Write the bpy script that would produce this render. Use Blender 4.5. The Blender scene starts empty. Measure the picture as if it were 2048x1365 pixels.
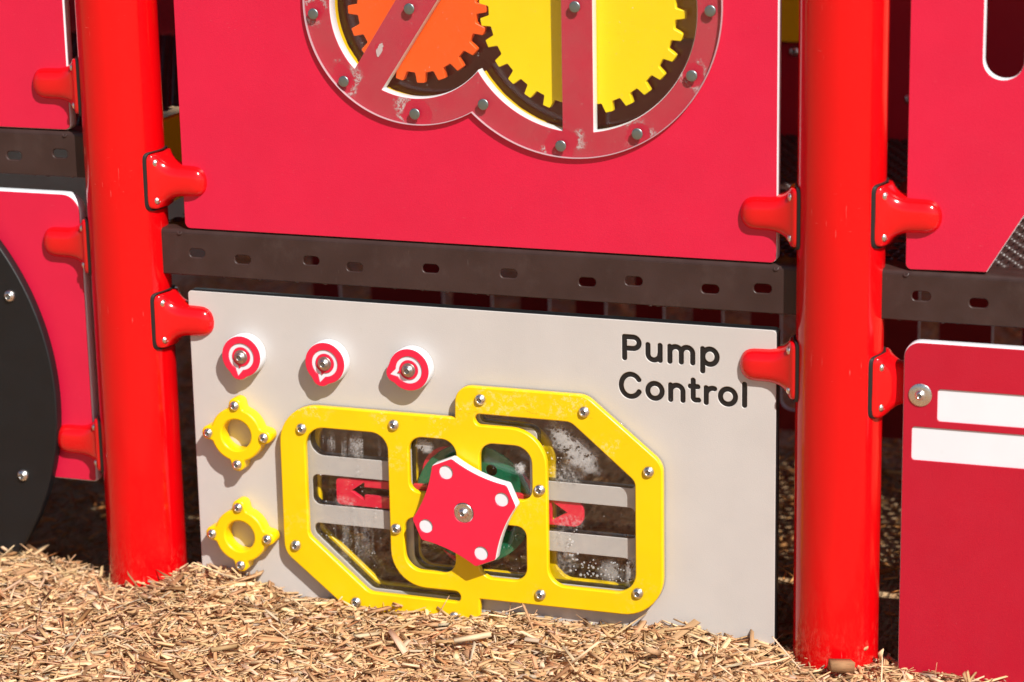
import bpy, bmesh, math, random
import numpy as np
from mathutils import Vector, Matrix

# ------------------------------------------------------------------ camera, world, sun, exposure
SC = bpy.context.scene
COL = SC.collection
R = math.radians

cam_d = bpy.data.cameras.new('camera')
cam = bpy.data.objects.new('camera', cam_d)
COL.objects.link(cam)
SC.camera = cam
CAM = Vector((1.98401, -3.65753, 1.47437))
yaw, pit, rol = 0.34728, 0.25593, 0.01937
fw = Vector((-math.sin(yaw) * math.cos(pit), math.cos(yaw) * math.cos(pit), -math.sin(pit)))
rt0 = Vector((math.cos(yaw), math.sin(yaw), 0))
dn0 = fw.cross(rt0)
rt = rt0 * math.cos(rol) + dn0 * math.sin(rol)
dn = -rt0 * math.sin(rol) + dn0 * math.cos(rol)
m = Matrix((( rt.x, -dn.x, -fw.x, CAM.x), (rt.y, -dn.y, -fw.y, CAM.y), (rt.z, -dn.z, -fw.z, CAM.z), (0, 0, 0, 1)))
cam.matrix_world = m
cam_d.sensor_width = 36
cam_d.lens = 5180.0 / 2048 * 36
cam_d.clip_start, cam_d.clip_end = 0.05, 500
cam_d.dof.use_dof = True
cam_d.dof.focus_distance = (Vector((0.85, -0.01, 0.33)) - CAM).dot(fw)
cam_d.dof.aperture_fstop = 2.9

SUN = Vector((21.2, -20, 28.8)).normalized()          # towards the sun
elev = math.asin(SUN.z)
azim = math.atan2(SUN.x, SUN.y)
world = bpy.data.worlds.new('World')
SC.world = world
world.use_nodes = True
wn = world.node_tree
bg = wn.nodes['Background']
sky = wn.nodes.new('ShaderNodeTexSky')
sky.sky_type = 'NISHITA'
sky.sun_disc = False
sky.sun_elevation = elev
sky.sun_rotation = azim
wn.links.new(sky.outputs[0], bg.inputs[0])
bg.inputs[1].default_value = 0.066
sun_d = bpy.data.lights.new('sun', 'SUN')
sun_d.energy = 4.9
sun_d.angle = R(0.53)
sun_d.color = (1.0, 0.965, 0.91)
sun = bpy.data.objects.new('sun', sun_d)
COL.objects.link(sun)
sun.rotation_euler = (-SUN).to_track_quat('-Z', 'Y').to_euler()
sun.location = SUN * 8
vs = SC.view_settings
vs.view_transform = 'Standard'
vs.look = 'None'
vs.exposure = 0.27
vs.gamma = 1
vs.use_curve_mapping = False
SC.cycles.max_bounces = 10
SC.cycles.transparent_max_bounces = 24
SC.cycles.caustics_reflective = False
SC.cycles.caustics_refractive = False

rng = np.random.default_rng(11)
random.seed(11)

# ------------------------------------------------------------------ materials
class NT:
    def __init__(s, name):
        s.m = bpy.data.materials.new(name)
        s.m.use_nodes = True
        s.t = s.m.node_tree
        s.p = s.t.nodes['Principled BSDF']
        s.out = s.t.nodes['Material Output']
    def n(s, kind, **kw):
        x = s.t.nodes.new(kind)
        for k, v in kw.items():
            setattr(x, k, v)
        return x
    def put(s, sock, v):
        if hasattr(v, 'is_linked') or isinstance(v, bpy.types.NodeSocket):
            s.t.links.new(v, sock)
        else:
            sock.default_value = v
    def coord(s, scale=(1, 1, 1), kind='Object'):
        c = s.n('ShaderNodeTexCoord')
        mp = s.n('ShaderNodeMapping')
        s.t.links.new(c.outputs[kind], mp.inputs[0])
        mp.inputs['Scale'].default_value = scale
        return mp.outputs[0]
    def noise(s, vec, scale, detail=3, rough=0.5, col=False):
        x = s.n('ShaderNodeTexNoise')
        s.t.links.new(vec, x.inputs['Vector'])
        x.inputs['Scale'].default_value = scale
        x.inputs['Detail'].default_value = detail
        x.inputs['Roughness'].default_value = rough
        return x.outputs['Color' if col else 'Fac']
    def math(s, op, a, b=0.0, c=None, clamp=False):
        x = s.n('ShaderNodeMath', operation=op)
        x.use_clamp = clamp
        s.put(x.inputs[0], a)
        s.put(x.inputs[1], b)
        if c is not None:
            s.put(x.inputs[2], c)
        return x.outputs[0]
    def ramp(s, v, lo, hi, a=0.0, b=1.0, smooth=True):
        x = s.n('ShaderNodeMapRange')
        x.interpolation_type = 'SMOOTHSTEP' if smooth else 'LINEAR'
        s.put(x.inputs[0], v)
        for i, q in enumerate((lo, hi, a, b)):
            x.inputs[i + 1].default_value = q
        return x.outputs[0]
    def mix(s, f, a, b):
        x = s.n('ShaderNodeMix', data_type='RGBA')
        s.put(x.inputs[0], f)
        for sock, v in ((x.inputs[6], a), (x.inputs[7], b)):
            if isinstance(v, (tuple, list)):
                v = tuple(v) + ((1.0,) if len(v) == 3 else ())
            s.put(sock, v)
        return x.outputs[2]
    def bump(s, h, strength=0.2, dist=0.001, prev=None):
        x = s.n('ShaderNodeBump')
        x.inputs['Strength'].default_value = strength
        x.inputs['Distance'].default_value = dist
        s.t.links.new(h, x.inputs['Height'])
        if prev is not None:
            s.t.links.new(prev, x.inputs['Normal'])
        return x.outputs[0]
    def sep(s, vec):
        x = s.n('ShaderNodeSeparateXYZ')
        s.t.links.new(vec, x.inputs[0])
        return x.outputs
    def set(s, **kw):
        for k, v in kw.items():
            s.put(s.p.inputs[k.replace('_', ' ')], v)

def c4(c):
    return (c[0], c[1], c[2], 1.0)

def hdpe(name, col, rough=0.42, grain=0.42, wear=0.12, dirt=0.0):
    """moulded plastic sheet: orange-peel grain, faint mottling, hairline scratches"""
    t = NT(name)
    o = t.coord()
    n1 = t.noise(o, 9, 4)
    base = t.mix(t.ramp(n1, 0.3, 0.7), tuple(x * 0.97 for x in col), tuple(min(1, x * 1.025) for x in col))
    scr = t.noise(t.coord((5, 1, 60)), 14, 2, 0.6)
    scr2 = t.noise(t.coord((90, 1, 12)), 6, 2, 0.6)
    sm = t.math('MULTIPLY', t.math('ADD', t.ramp(scr, 0.735, 0.78), t.ramp(scr2, 0.74, 0.78), clamp=True), wear)
    base = t.mix(sm, base, tuple(0.6 + 0.4 * x for x in col))
    if dirt:
        d = t.math('MULTIPLY', t.ramp(t.noise(o, 45, 5, 0.65), 0.62, 0.78), dirt)
        base = t.mix(d, base, (0.30, 0.24, 0.17))
    t.set(Base_Color=base, Roughness=t.ramp(t.noise(o, 30, 3), 0.25, 0.75, rough - 0.05, rough + 0.06))
    g = t.noise(o, 620, 2, 0.6)
    t.set(Normal=t.bump(g, grain, 0.0007))
    t.p.inputs['Specular IOR Level'].default_value = 0.45
    return t.m

def metal(name, col, rough=0.22, metallic=1.0):
    t = NT(name)
    o = t.coord()
    t.set(Base_Color=c4(col), Metallic=metallic, Roughness=t.ramp(t.noise(o, 300, 3), 0.3, 0.7, rough, rough + 0.14))
    return t.m

def paint(name, col, rough=0.16, coat=0.35, scratch=0.24):
    t = NT(name)
    o = t.coord()
    n1 = t.noise(t.coord((1, 1, 0.35)), 7, 3)
    base = t.mix(t.ramp(n1, 0.3, 0.7), tuple(x * 0.93 for x in col), tuple(min(1, x * 1.05) for x in col))
    s1 = t.noise(t.coord((30, 30, 2.2)), 10, 2, 0.6)
    s2 = t.noise(t.coord((6, 6, 50)), 12, 2, 0.6)
    reg = t.ramp(t.noise(o, 5, 2), 0.5, 0.68)
    sm = t.math('MULTIPLY', t.math('ADD', t.ramp(s1, 0.70, 0.76), t.ramp(s2, 0.73, 0.77), clamp=True), reg)
    base = t.mix(t.math('MULTIPLY', sm, scratch), base, (0.95, 0.55, 0.5))
    zz = t.sep(t.coord())[2]
    mud = t.math('MULTIPLY', t.ramp(t.noise(t.coord((1, 1, 0.5)), 70, 4, 0.7), 0.50, 0.68), t.ramp(zz, 0.08, 0.0, 0.0, 0.20))
    if scratch > 0.2:
        base = t.mix(mud, base, (0.46, 0.30, 0.20))
    t.set(Base_Color=base, Roughness=t.ramp(t.noise(o, 40, 3), 0.3, 0.7, rough - 0.03, rough + 0.05))
    t.p.inputs['Coat Weight'].default_value = coat
    t.p.inputs['Coat Roughness'].default_value = 0.06
    t.set(Normal=t.bump(t.noise(o, 160, 2), 0.05, 0.0006))
    return t.m

RED = (0.65, 0.009, 0.048)
M = {}
M['red_sheet'] = hdpe('red_plastic_sheet', RED, 0.44)
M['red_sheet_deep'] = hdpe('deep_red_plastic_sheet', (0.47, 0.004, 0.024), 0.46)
M['red_shade'] = hdpe('shade_darkened_red_sheet', (0.34, 0.006, 0.016), 0.5)  # panel red with the under-deck shade darkened into its colour
M['red_knob'] = hdpe('red_knob_plastic', (0.80, 0.016, 0.055), 0.38, 0.12, 0.08)
M['white_core'] = hdpe('white_plastic_core', (0.75, 0.775, 0.81), 0.45, 0.12, 0.0, 0.05)
M['beige'] = hdpe('beige_plastic_sheet', (0.55, 0.515, 0.485), 0.5, 0.34, 0.05, 0.05)
M['black_core'] = hdpe('black_plastic_core', (0.012, 0.012, 0.013), 0.32, 0.1, 0.2)
M['black_sheet'] = hdpe('black_plastic_sheet', (0.006, 0.006, 0.007), 0.48, 0.3, 0.02)
M['yellow'] = hdpe('yellow_plastic', (0.92, 0.60, 0.001), 0.36, 0.14, 0.05)
M['yellow_gear'] = hdpe('yellow_gear_plastic', (0.95, 0.69, 0.002), 0.45, 0.1, 0.03)
M['orange_gear'] = hdpe('orange_gear_plastic', (0.93, 0.110, 0.010), 0.42, 0.1, 0.05)
M['green'] = hdpe('green_plastic', (0.010, 0.16, 0.075), 0.3, 0.1, 0.1)
M['post'] = paint('red_powder_coat', (0.68, 0.0012, 0.0035), 0.15, 0.22)
M['post'].node_tree.nodes['Principled BSDF'].inputs['Specular IOR Level'].default_value = 0.36
M['clamp'] = paint('red_moulded_clamp', (0.72, 0.003, 0.006), 0.17, 0.25, 0.1)
M['gasket'] = hdpe('black_rubber', (0.014, 0.013, 0.012), 0.55, 0.2, 0.0)
M['steel'] = metal('stainless_steel', (0.74, 0.72, 0.69), 0.24)
M['steel_dull'] = metal('dull_stainless', (0.46, 0.44, 0.41), 0.34)
M['zinc'] = metal('zinc_rivet', (0.30, 0.36, 0.36), 0.34)
M['socket'] = metal('dark_socket', (0.34, 0.33, 0.31), 0.35)

# yellow window frame with rubbed pale patches and grime along the upper edges
t = NT('worn_yellow_plastic')
o = t.coord()
base = t.mix(t.ramp(t.noise(o, 10, 3), 0.3, 0.7), (0.87, 0.56, 0.001), (0.92, 0.60, 0.001))
z = t.sep(o)[2]
reg = t.math('MULTIPLY', t.ramp(t.noise(o, 14, 2, 0.4), 0.53, 0.64), t.ramp(z, 0.02, 0.13, 0.22, 1.0))
pale = t.math('MULTIPLY', t.ramp(t.noise(o, 150, 5, 0.75), 0.52, 0.58), reg)
base = t.mix(t.math('MULTIPLY', pale, 0.5), base, (0.84, 0.70, 0.28))
up = t.ramp(z, 0.105, 0.20)
grime = t.math('MULTIPLY', t.ramp(t.noise(t.coord((0.45, 1, 1.5)), 150, 4, 0.7), 0.60, 0.70), t.math('MULTIPLY', up, t.ramp(t.noise(o, 22, 2), 0.42, 0.60)))
base = t.mix(t.math('MULTIPLY', grime, 0.75), base, (0.16, 0.085, 0.02))
t.set(Base_Color=base, Roughness=t.ramp(t.noise(o, 60, 3), 0.3, 0.7, 0.28, 0.42))
t.set(Normal=t.bump(t.noise(o, 500, 2), 0.1, 0.0005))
M['yellow_worn'] = t.m

# dark brown vinyl-coated deck steel
t = NT('brown_vinyl_coating')
o = t.coord()
base = t.mix(t.ramp(t.noise(o, 12, 4), 0.3, 0.7), (0.039, 0.0195, 0.0165), (0.050, 0.0265, 0.0230))
dust = t.math('MULTIPLY', t.ramp(t.noise(t.coord((1, 1, 0.7)), 26, 5, 0.65), 0.52, 0.76), 0.10)
base = t.mix(dust, base, (0.17, 0.125, 0.11))
scr = t.ramp(t.noise(t.coord((60, 1, 3)), 8, 2, 0.6), 0.71, 0.77)
base = t.mix(t.math('MULTIPLY', scr, 0.25), base, (0.30, 0.25, 0.22))
t.set(Base_Color=base, Roughness=t.ramp(t.noise(o, 50, 3), 0.3, 0.7, 0.36, 0.50))
t.p.inputs['Specular IOR Level'].default_value = 0.32
t.set(Normal=t.bump(t.noise(o, 260, 3), 0.16, 0.0008))
M['deck'] = t.m

def pane_material(name, shapes, tint=(0.995, 0.998, 0.995), ior=1.58):
    """clear acrylic: mirror layer by Fresnel over see-through, with dried white splashes"""
    t = NT(name)
    t.t.nodes.remove(t.p)
    o = t.coord()
    sx, sy, sz = t.sep(o)
    tr = t.n('ShaderNodeBsdfTransparent')
    tr.inputs[0].default_value = c4(tint)
    gl = t.n('ShaderNodeBsdfGlossy')
    gl.inputs['Roughness'].default_value = 0.02
    fr = t.n('ShaderNodeFresnel')
    ge = t.n('ShaderNodeNewGeometry')
    t.t.links.new(t.ramp(ge.outputs['Backfacing'], 0, 1, ior, 1 / ior, smooth=False), fr.inputs[0])
    mx = t.n('ShaderNodeMixShader')
    t.t.links.new(fr.outputs[0], mx.inputs[0])
    t.t.links.new(tr.outputs[0], mx.inputs[1])
    t.t.links.new(gl.outputs[0], mx.inputs[2])
    tot = None
    wob = t.noise(o, 55, 3, 0.6)
    for (cx, cz, rx, rz, rot, kind, amt) in shapes:
        dx = t.math('SUBTRACT', sx, cx)
        dz = t.math('SUBTRACT', sz, cz)
        ca, sa = math.cos(R(rot)), math.sin(R(rot))
        u = t.math('ADD', t.math('MULTIPLY', dx, ca / rx), t.math('MULTIPLY', dz, sa / rx))
        v = t.math('ADD', t.math('MULTIPLY', dx, -sa / rz), t.math('MULTIPLY', dz, ca / rz))
        d = t.math('SQRT', t.math('ADD', t.math('MULTIPLY', u, u), t.math('MULTIPLY', v, v)))
        d = t.math('ADD', d, t.math('MULTIPLY', t.math('SUBTRACT', wob, 0.5), 0.9))
        msk = t.ramp(d, 1.05, 0.40)
        if kind == 'foam':
            vo = t.n('ShaderNodeTexVoronoi')
            t.t.links.new(t.coord((1, 0.02, 1)), vo.inputs['Vector'])
            vo.inputs['Scale'].default_value = 210
            vo.inputs['Randomness'].default_value = 1.0
            hole = t.math('SUBTRACT', vo.outputs['Distance'], t.math('MULTIPLY', t.ramp(t.noise(o, 70, 2), 0.35, 0.65), 0.56))
            tex = t.math('MULTIPLY', t.ramp(hole, 0.02, 0.12), t.ramp(t.noise(o, 300, 3, 0.6), 0.30, 0.50, 0.55, 1.0))
        elif kind == 'streak':
            bars = t.ramp(t.noise(t.coord((1, 1, 0.06)), 95, 2, 0.5), 0.47, 0.56)
            tex = t.math('MULTIPLY', bars, t.ramp(t.noise(o, 420, 3, 0.6), 0.40, 0.56))
        else:
            tex = t.ramp(t.noise(o, 160, 4, 0.6), 0.40, 0.75)
        w = t.math('MULTIPLY', t.math('MULTIPLY', msk, tex), amt)
        tot = w if tot is None else t.math('MAXIMUM', tot, w)
    speck = t.math('MULTIPLY', t.ramp(t.noise(o, 260, 2, 0.5), 0.74, 0.78), 0.35)
    tot = speck if tot is None else t.math('MAXIMUM', tot, speck)
    df = t.n('ShaderNodeBsdfDiffuse')
    df.inputs[0].default_value = (0.66, 0.64, 0.62, 1)
    m2 = t.n('ShaderNodeMixShader')
    t.t.links.new(tot, m2.inputs[0])
    t.t.links.new(mx.outputs[0], m2.inputs[1])
    t.t.links.new(df.outputs[0], m2.inputs[2])
    t.t.links.new(m2.outputs[0], t.out.inputs[0])
    return t.m

# coordinates of the splashes are metres from the middle of the pump window
M['pump_pane'] = pane_material('splashed_clear_acrylic', [
    (0.172, 0.112, 0.062, 0.026, -42, 'foam', 0.42), (0.185, 0.100, 0.034, 0.026, 0, 'foam', 0.42),
    (0.160, 0.066, 0.030, 0.022, 0, 'haze', 0.45),
    (0.085, 0.072, 0.012, 0.012, 0, 'foam', 0.6), (-0.074, 0.094, 0.016, 0.014, 0, 'foam', 0.5),
    (-0.200, 0.085, 0.072, 0.024, 0, 'streak', 0.34), (-0.200, -0.070, 0.05, 0.06, 0, 'streak', 0.14),
    (-0.215, -0.012, 0.022, 0.013, 0, 'haze', 0.34), (0.166, -0.010, 0.030, 0.015, 0, 'haze', 0.34),
    (0.160, -0.075, 0.020, 0.028, -20, 'haze', 0.34), (0.268, -0.080, 0.013, 0.026, -12, 'foam', 0.36),
    (0.232, -0.084, 0.026, 0.018, 0, 'foam', 0.25), (0.150, -0.038, 0.02, 0.02, 0, 'haze', 0.3)])
M['plain_pane'] = pane_material('clear_acrylic', [], ior=1.38)

def film_material(pts):
    """cloudy film trapped under the gear cover, wet clear halos round the rivets"""
    t = NT('cloudy_film')
    t.t.nodes.remove(t.p)
    o = t.coord()
    sx, sy, sz = t.sep(o)
    dm = None
    for (px, pz, r) in pts:
        a = t.math('SUBTRACT', sx, px)
        b = t.math('SUBTRACT', sz, pz)
        d = t.math('DIVIDE', t.math('SQRT', t.math('ADD', t.math('MULTIPLY', a, a), t.math('MULTIPLY', b, b))), r)
        dm = d if dm is None else t.math('MINIMUM', dm, d)
    dm = t.math('ADD', dm, t.math('MULTIPLY', t.math('SUBTRACT', t.noise(o, 45, 4, 0.65), 0.5), 1.5))
    clear = t.ramp(dm, 1.0, 0.85)
    rim = t.math('MULTIPLY', t.ramp(dm, 0.86, 0.98), t.ramp(dm, 1.55, 1.1))
    rim = t.math('MULTIPLY', rim, t.ramp(t.noise(o, 240, 4, 0.7), 0.40, 0.56))
    rim = t.math('MULTIPLY', rim, t.ramp(t.noise(o, 24, 2, 0.5), 0.42, 0.56))
    body = t.ramp(t.noise(o, 16, 4, 0.6), 0.25, 0.75, 0.035, 0.085)
    body = t.math('MULTIPLY', body, t.math('SUBTRACT', 1.0, t.math('MULTIPLY', clear, 0.85)))
    fleck = t.math('MULTIPLY', t.ramp(t.noise(o, 210, 3, 0.6), 0.70, 0.76), 0.5)
    a = t.math('MAXIMUM', t.math('MAXIMUM', body, t.math('MULTIPLY', rim, 0.5)), fleck)
    sx2 = t.math('DIVIDE', t.math('ADD', t.math('SUBTRACT', sx, -0.1846), t.math('MULTIPLY', t.math('SUBTRACT', sz, -0.0690), -0.35)), 0.0055)
    sz2 = t.math('DIVIDE', t.math('SUBTRACT', sz, -0.0690), 0.0120)
    sd = t.math('ADD', t.math('SQRT', t.math('ADD', t.math('MULTIPLY', sx2, sx2), t.math('MULTIPLY', sz2, sz2))), t.math('MULTIPLY', t.math('SUBTRACT', t.noise(o, 190, 3), 0.5), 1.2))
    scuff = t.math('MULTIPLY', t.ramp(sd, 1.0, 0.8), 0.75)
    a = t.math('MAXIMUM', a, scuff)
    fleck = t.math('MAXIMUM', fleck, scuff)
    colr = t.mix(t.math('MAXIMUM', rim, fleck), (0.50, 0.30, 0.28), (0.80, 0.66, 0.66))
    tr = t.n('ShaderNodeBsdfTransparent')
    tr.inputs[0].default_value = (0.97, 0.98, 0.98, 1)
    df = t.n('ShaderNodeBsdfDiffuse')
    t.t.links.new(colr, df.inputs[0])
    mx = t.n('ShaderNodeMixShader')
    t.t.links.new(a, mx.inputs[0])
    t.t.links.new(tr.outputs[0], mx.inputs[1])
    t.t.links.new(df.outputs[0], mx.inputs[2])
    t.t.links.new(mx.outputs[0], t.out.inputs[0])
    return t.m

t = NT('water_drop')
t.set(Base_Color=(0.85, 0.85, 0.85, 1), Roughness=0.06, Alpha=0.24)
t.p.inputs['Specular IOR Level'].default_value = 0.8
M['drop'] = t.m

# wood chips: colour and grain direction come from each chip's own attributes
t = NT('wood_chip')
a = t.n('ShaderNodeAttribute', attribute_name='chip_color')
g = t.n('ShaderNodeAttribute', attribute_name='grain')
mp = t.n('ShaderNodeMapping')
t.t.links.new(g.outputs['Vector'], mp.inputs[0])
mp.inputs['Scale'].default_value = (60, 900, 900)
fib = t.noise(mp.outputs[0], 1.0, 3, 0.6)
k = t.ramp(fib, 0.25, 0.75, 0.72, 1.20, smooth=False)
vm = t.n('ShaderNodeVectorMath', operation='SCALE')
t.t.links.new(a.outputs['Color'], vm.inputs[0])
t.t.links.new(k, vm.inputs['Scale'])
t.set(Base_Color=vm.outputs[0], Roughness=0.8, Normal=t.bump(fib, 0.5, 0.0008))
t.p.inputs['Specular IOR Level'].default_value = 0.25
M['chip'] = t.m

t = NT('chip_litter_ground')
o = t.coord()
v = t.n('ShaderNodeTexVoronoi')
mpv = t.coord((1, 0.35, 1))
t.t.links.new(mpv, v.inputs['Vector'])
v.inputs['Scale'].default_value = 120
wv = t.n('ShaderNodeTexVoronoi')
t.t.links.new(t.coord((0.35, 1, 1)), wv.inputs['Vector'])
wv.inputs['Scale'].default_value = 110
sx = t.sep(v.outputs['Color'])[0]
sy = t.sep(wv.outputs['Color'])[1]
colr = t.mix(sx, (0.34, 0.20, 0.10), (0.58, 0.40, 0.23))
colr = t.mix(t.math('MULTIPLY', sy, 0.5), colr, (0.36, 0.21, 0.10))
t.set(Base_Color=colr, Roughness=0.9, Normal=t.bump(t.math('ADD', v.outputs['Distance'], wv.outputs['Distance']), 0.8, 0.01))
t.p.inputs['Specular IOR Level'].default_value = 0.2
M['ground'] = t.m

# ------------------------------------------------------------------ helpers
def link(name, mesh, parent=None, loc=(0, 0, 0), mats=None):
    o = bpy.data.objects.new(name, mesh)
    COL.objects.link(o)
    if parent is not None:
        o.parent = parent
    o.location = loc
    if mats is not None and not mesh.materials:
        for x in (mats if isinstance(mats, (list, tuple)) else [mats]):
            mesh.materials.append(x)
    return o

def thing(name, label, cat, loc=(0, 0, 0), group=None, rz=0.0):
    o = bpy.data.objects.new(name, None)
    o.empty_display_size = 0.05
    COL.objects.link(o)
    o.location = loc
    o.rotation_euler = (0, 0, rz)
    tag(o, label, cat, group)
    return o

def tag(o, label, cat, group=None, kind=None):
    o['label'] = label
    o['category'] = cat
    if group:
        o['group'] = group
    if kind:
        o['kind'] = kind
    return o

def smooth(me, ang=38):
    for p in me.polygons:
        p.use_smooth = True
    me.set_sharp_from_angle(angle=R(ang))

def rounded(pts, seg=8):
    """closed polygon with a radius per corner: (x, z, r)"""
    out = []
    n = len(pts)
    for i in range(n):
        p = Vector(pts[i][:2])
        r = pts[i][2] if len(pts[i]) > 2 else 0
        a = Vector(pts[i - 1][:2]) - p
        b = Vector(pts[(i + 1) % n][:2]) - p
        la, lb = a.length, b.length
        a.normalize()
        b.normalize()
        ang = a.angle(b)
        if r <= 1e-6 or abs(ang - math.pi) < 1e-3:
            out.append(tuple(p))
            continue
        d = min(r / math.tan(ang / 2), la * 0.499, lb * 0.499)
        rr = d * math.tan(ang / 2)
        c = p + (a + b).normalized() * (rr / math.sin(ang / 2))
        p0, p1 = p + a * d, p + b * d
        a0 = math.atan2(p0.y - c.y, p0.x - c.x)
        a1 = math.atan2(p1.y - c.y, p1.x - c.x)
        da = (a1 - a0 + math.pi) % (2 * math.pi) - math.pi
        k = max(2, int(seg * abs(da) / (math.pi / 2)) + 1)
        for j in range(k + 1):
            q = a0 + da * j / k
            out.append((c.x + rr * math.cos(q), c.y + rr * math.sin(q)))
    return out

def rect(x0, x1, z0, z1, r=0.004):
    rs = r if isinstance(r, (tuple, list)) else (r,) * 4          # bl, br, tr, tl
    return rounded([(x0, z0, rs[0]), (x1, z0, rs[1]), (x1, z1, rs[2]), (x0, z1, rs[3])])

def circle(cx, cz, r, n=48, a0=0.0, a1=2 * math.pi):
    k = n if a1 - a0 > 6.28 else n + 1
    return [(cx + r * math.cos(a0 + (a1 - a0) * i / n), cz + r * math.sin(a0 + (a1 - a0) * i / n)) for i in range(k)]

def sheet_mesh(name, loops, y_front, thick, bevel, org):
    """a board standing in the x-z plane with real thickness, rounded edges and holes"""
    cu = bpy.data.curves.new(name, 'CURVE')
    cu.dimensions = '2D'
    cu.fill_mode = 'BOTH'
    cu.extrude = max(0.0, (thick - 2 * bevel) / 2)
    cu.bevel_depth = bevel
    cu.bevel_resolution = 1
    cu.offset = -bevel
    for lp in loops:
        clean = []
        for p in lp:
            if not clean or (abs(p[0] - clean[-1][0]) + abs(p[1] - clean[-1][1])) > 2e-5:
                clean.append(p)
        sp = cu.splines.new('POLY')
        sp.points.add(len(clean) - 1)
        sp.points.foreach_set('co', [q for p in clean for q in (p[0] - org[0], p[1] - org[2], 0, 1)])
        sp.use_cyclic_u = True
    o = bpy.data.objects.new(name, cu)
    COL.objects.link(o)
    dg = bpy.context.evaluated_depsgraph_get()
    me = bpy.data.meshes.new_from_object(o.evaluated_get(dg))
    bpy.data.objects.remove(o)
    bpy.data.curves.remove(cu)
    me.name = name
    n = len(me.vertices)
    co = np.empty(n * 3, np.float32)
    me.vertices.foreach_get('co', co)
    co = co.reshape(-1, 3)
    yc = y_front + thick / 2 - org[1]
    co = np.stack([co[:, 0], yc - co[:, 2], co[:, 1]], 1)
    me.vertices.foreach_set('co', co.ravel())
    me.update()
    me.materials.clear()
    smooth(me, 50)
    return me

def sheet(name, loops, y_front, thick, bevel, mat, parent):
    org = parent.location
    if parent.parent is not None:
        org = org + parent.parent.location
    return link(name, sheet_mesh(name, loops, y_front, thick, bevel, org), parent, mats=mat)

def lathe_mesh(name, prof, seg=28, axis='-y'):
    """prof: (radius, height) pairs, solid of revolution round the axis pointing at the viewer"""
    bm = bmesh.new()
    rings = []
    for r, h in prof:
        if r < 1e-7:
            rings.append([bm.verts.new((0, -h, 0))])
        else:
            rings.append([bm.verts.new((r * math.cos(2 * math.pi * i / seg), -h, r * math.sin(2 * math.pi * i / seg))) for i in range(seg)])
    for A, B in zip(rings, rings[1:]):
        for i in range(seg):
            j = (i + 1) % seg
            q = [A[i % len(A)], A[j % len(A)], B[j % len(B)], B[i % len(B)]]
            q = list(dict.fromkeys(q))
            if len(q) > 2:
                bm.faces.new(q)
    bmesh.ops.recalc_face_normals(bm, faces=bm.faces)
    me = bpy.data.meshes.new(name)
    bm.to_mesh(me)
    bm.free()
    smooth(me, 40)
    return me

def bolt_mesh(name, r, mats, washer=0.0, flat=False):
    """button-head screw with a hexagonal socket, optionally on a washer"""
    prof = []
    h0 = 0.0
    if washer:
        prof += [(0, 0), (washer, 0), (washer, 0.0016), (washer * 0.97, 0.002), (r, 0.002)]
        h0 = 0.002
    else:
        prof += [(0, 0), (r, 0)]
    if flat:
        prof += [(r, h0 + 0.08 * r), (0.95 * r, h0 + 0.16 * r), (0.84 * r, h0 + 0.20 * r), (0.4 * r, h0 + 0.21 * r), (0, h0 + 0.21 * r)]
        me = lathe_mesh(name, prof, 24)
        me.materials.append(mats[0])
        return me
    prof += [(r, h0 + 0.10 * r)]
    for i in range(1, 7):
        a = i / 7 * R(68)
        prof.append((r * (1 - (1 - math.cos(a)) * 0.92), h0 + 0.10 * r + 0.60 * r * math.sin(a)))
    prof.append((0.47 * r, h0 + 0.70 * r))
    ns = len(prof)
    prof += [(0.42 * r, h0 + 0.66 * r), (0.38 * r, h0 + 0.34 * r), (0.15 * r, h0 + 0.30 * r), (0.12 * r, h0 + 0.52 * r), (0, h0 + 0.54 * r)]
    me = lathe_mesh(name, prof, 24)
    me.materials.append(mats[0])
    me.materials.append(mats[1])
    for p in me.polygons:
        c = p.center
        if -c.y > h0 + 0.2 * r and math.hypot(c.x, c.z) < 0.40 * r:
            p.material_index = 1
    return me

BOLT = bolt_mesh('bolt', 0.0090, (M['steel'], M['socket']))
BOLT_S = bolt_mesh('small_bolt', 0.0080, (M['steel'], M['socket']))
BOLT_X = bolt_mesh('screw', 0.0064, (M['steel'], M['socket']))
BOLT_W = bolt_mesh('wheel_bolt', 0.0100, (M['steel'], M['socket']))
RIVET = bolt_mesh('rivet', 0.0086, (M['zinc'],), flat=True)
WBOLT = bolt_mesh('washer_bolt', 0.0078, (M['steel'], M['socket']), washer=0.0172)
HBOLT = bolt_mesh('hub_bolt', 0.0082, (M['steel'], M['socket']), washer=0.0155)
KBOLT = bolt_mesh('knob_bolt', 0.0096, (M['steel_dull'], M['socket']), washer=0.0114)

def put(name, mesh, x, y, z, parent):
    org = parent.location.copy()
    if parent.parent is not None:
        org += parent.parent.location
    o = link(name, mesh, parent, (x - org.x, y - org.y, z - org.z))
    o.rotation_euler = (0, random.uniform(0, 6.28), 0)
    return o

# ------------------------------------------------------------------ ground
GX = np.array([-0.60, -0.256, -0.198, -0.132, -0.095, -0.053, 0.027, 0.060, 0.090, 0.119, 0.184, 0.264, 0.299, 0.353, 0.387, 0.526, 0.595, 0.654, 0.729, 0.812, 0.933, 0.973, 1.021, 1.094, 1.131, 1.252, 1.288, 1.47, 2.0])
GZ = np.array([0.034, 0.032, 0.038, 0.022, 0.020, 0.011, 0.016, 0.028, 0.045, 0.043, 0.041, 0.015, 0.006, 0.014, 0.007, 0.013, 0.010, 0.023, 0.016, 0.017, 0.030, 0.025, 0.022, 0.012, 0.005, 0.009, 0.006, 0.001, 0.0])

def sstep(a, b, x):
    k = np.clip((x - a) / (b - a), 0, 1)
    return k * k * (3 - 2 * k)

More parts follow.
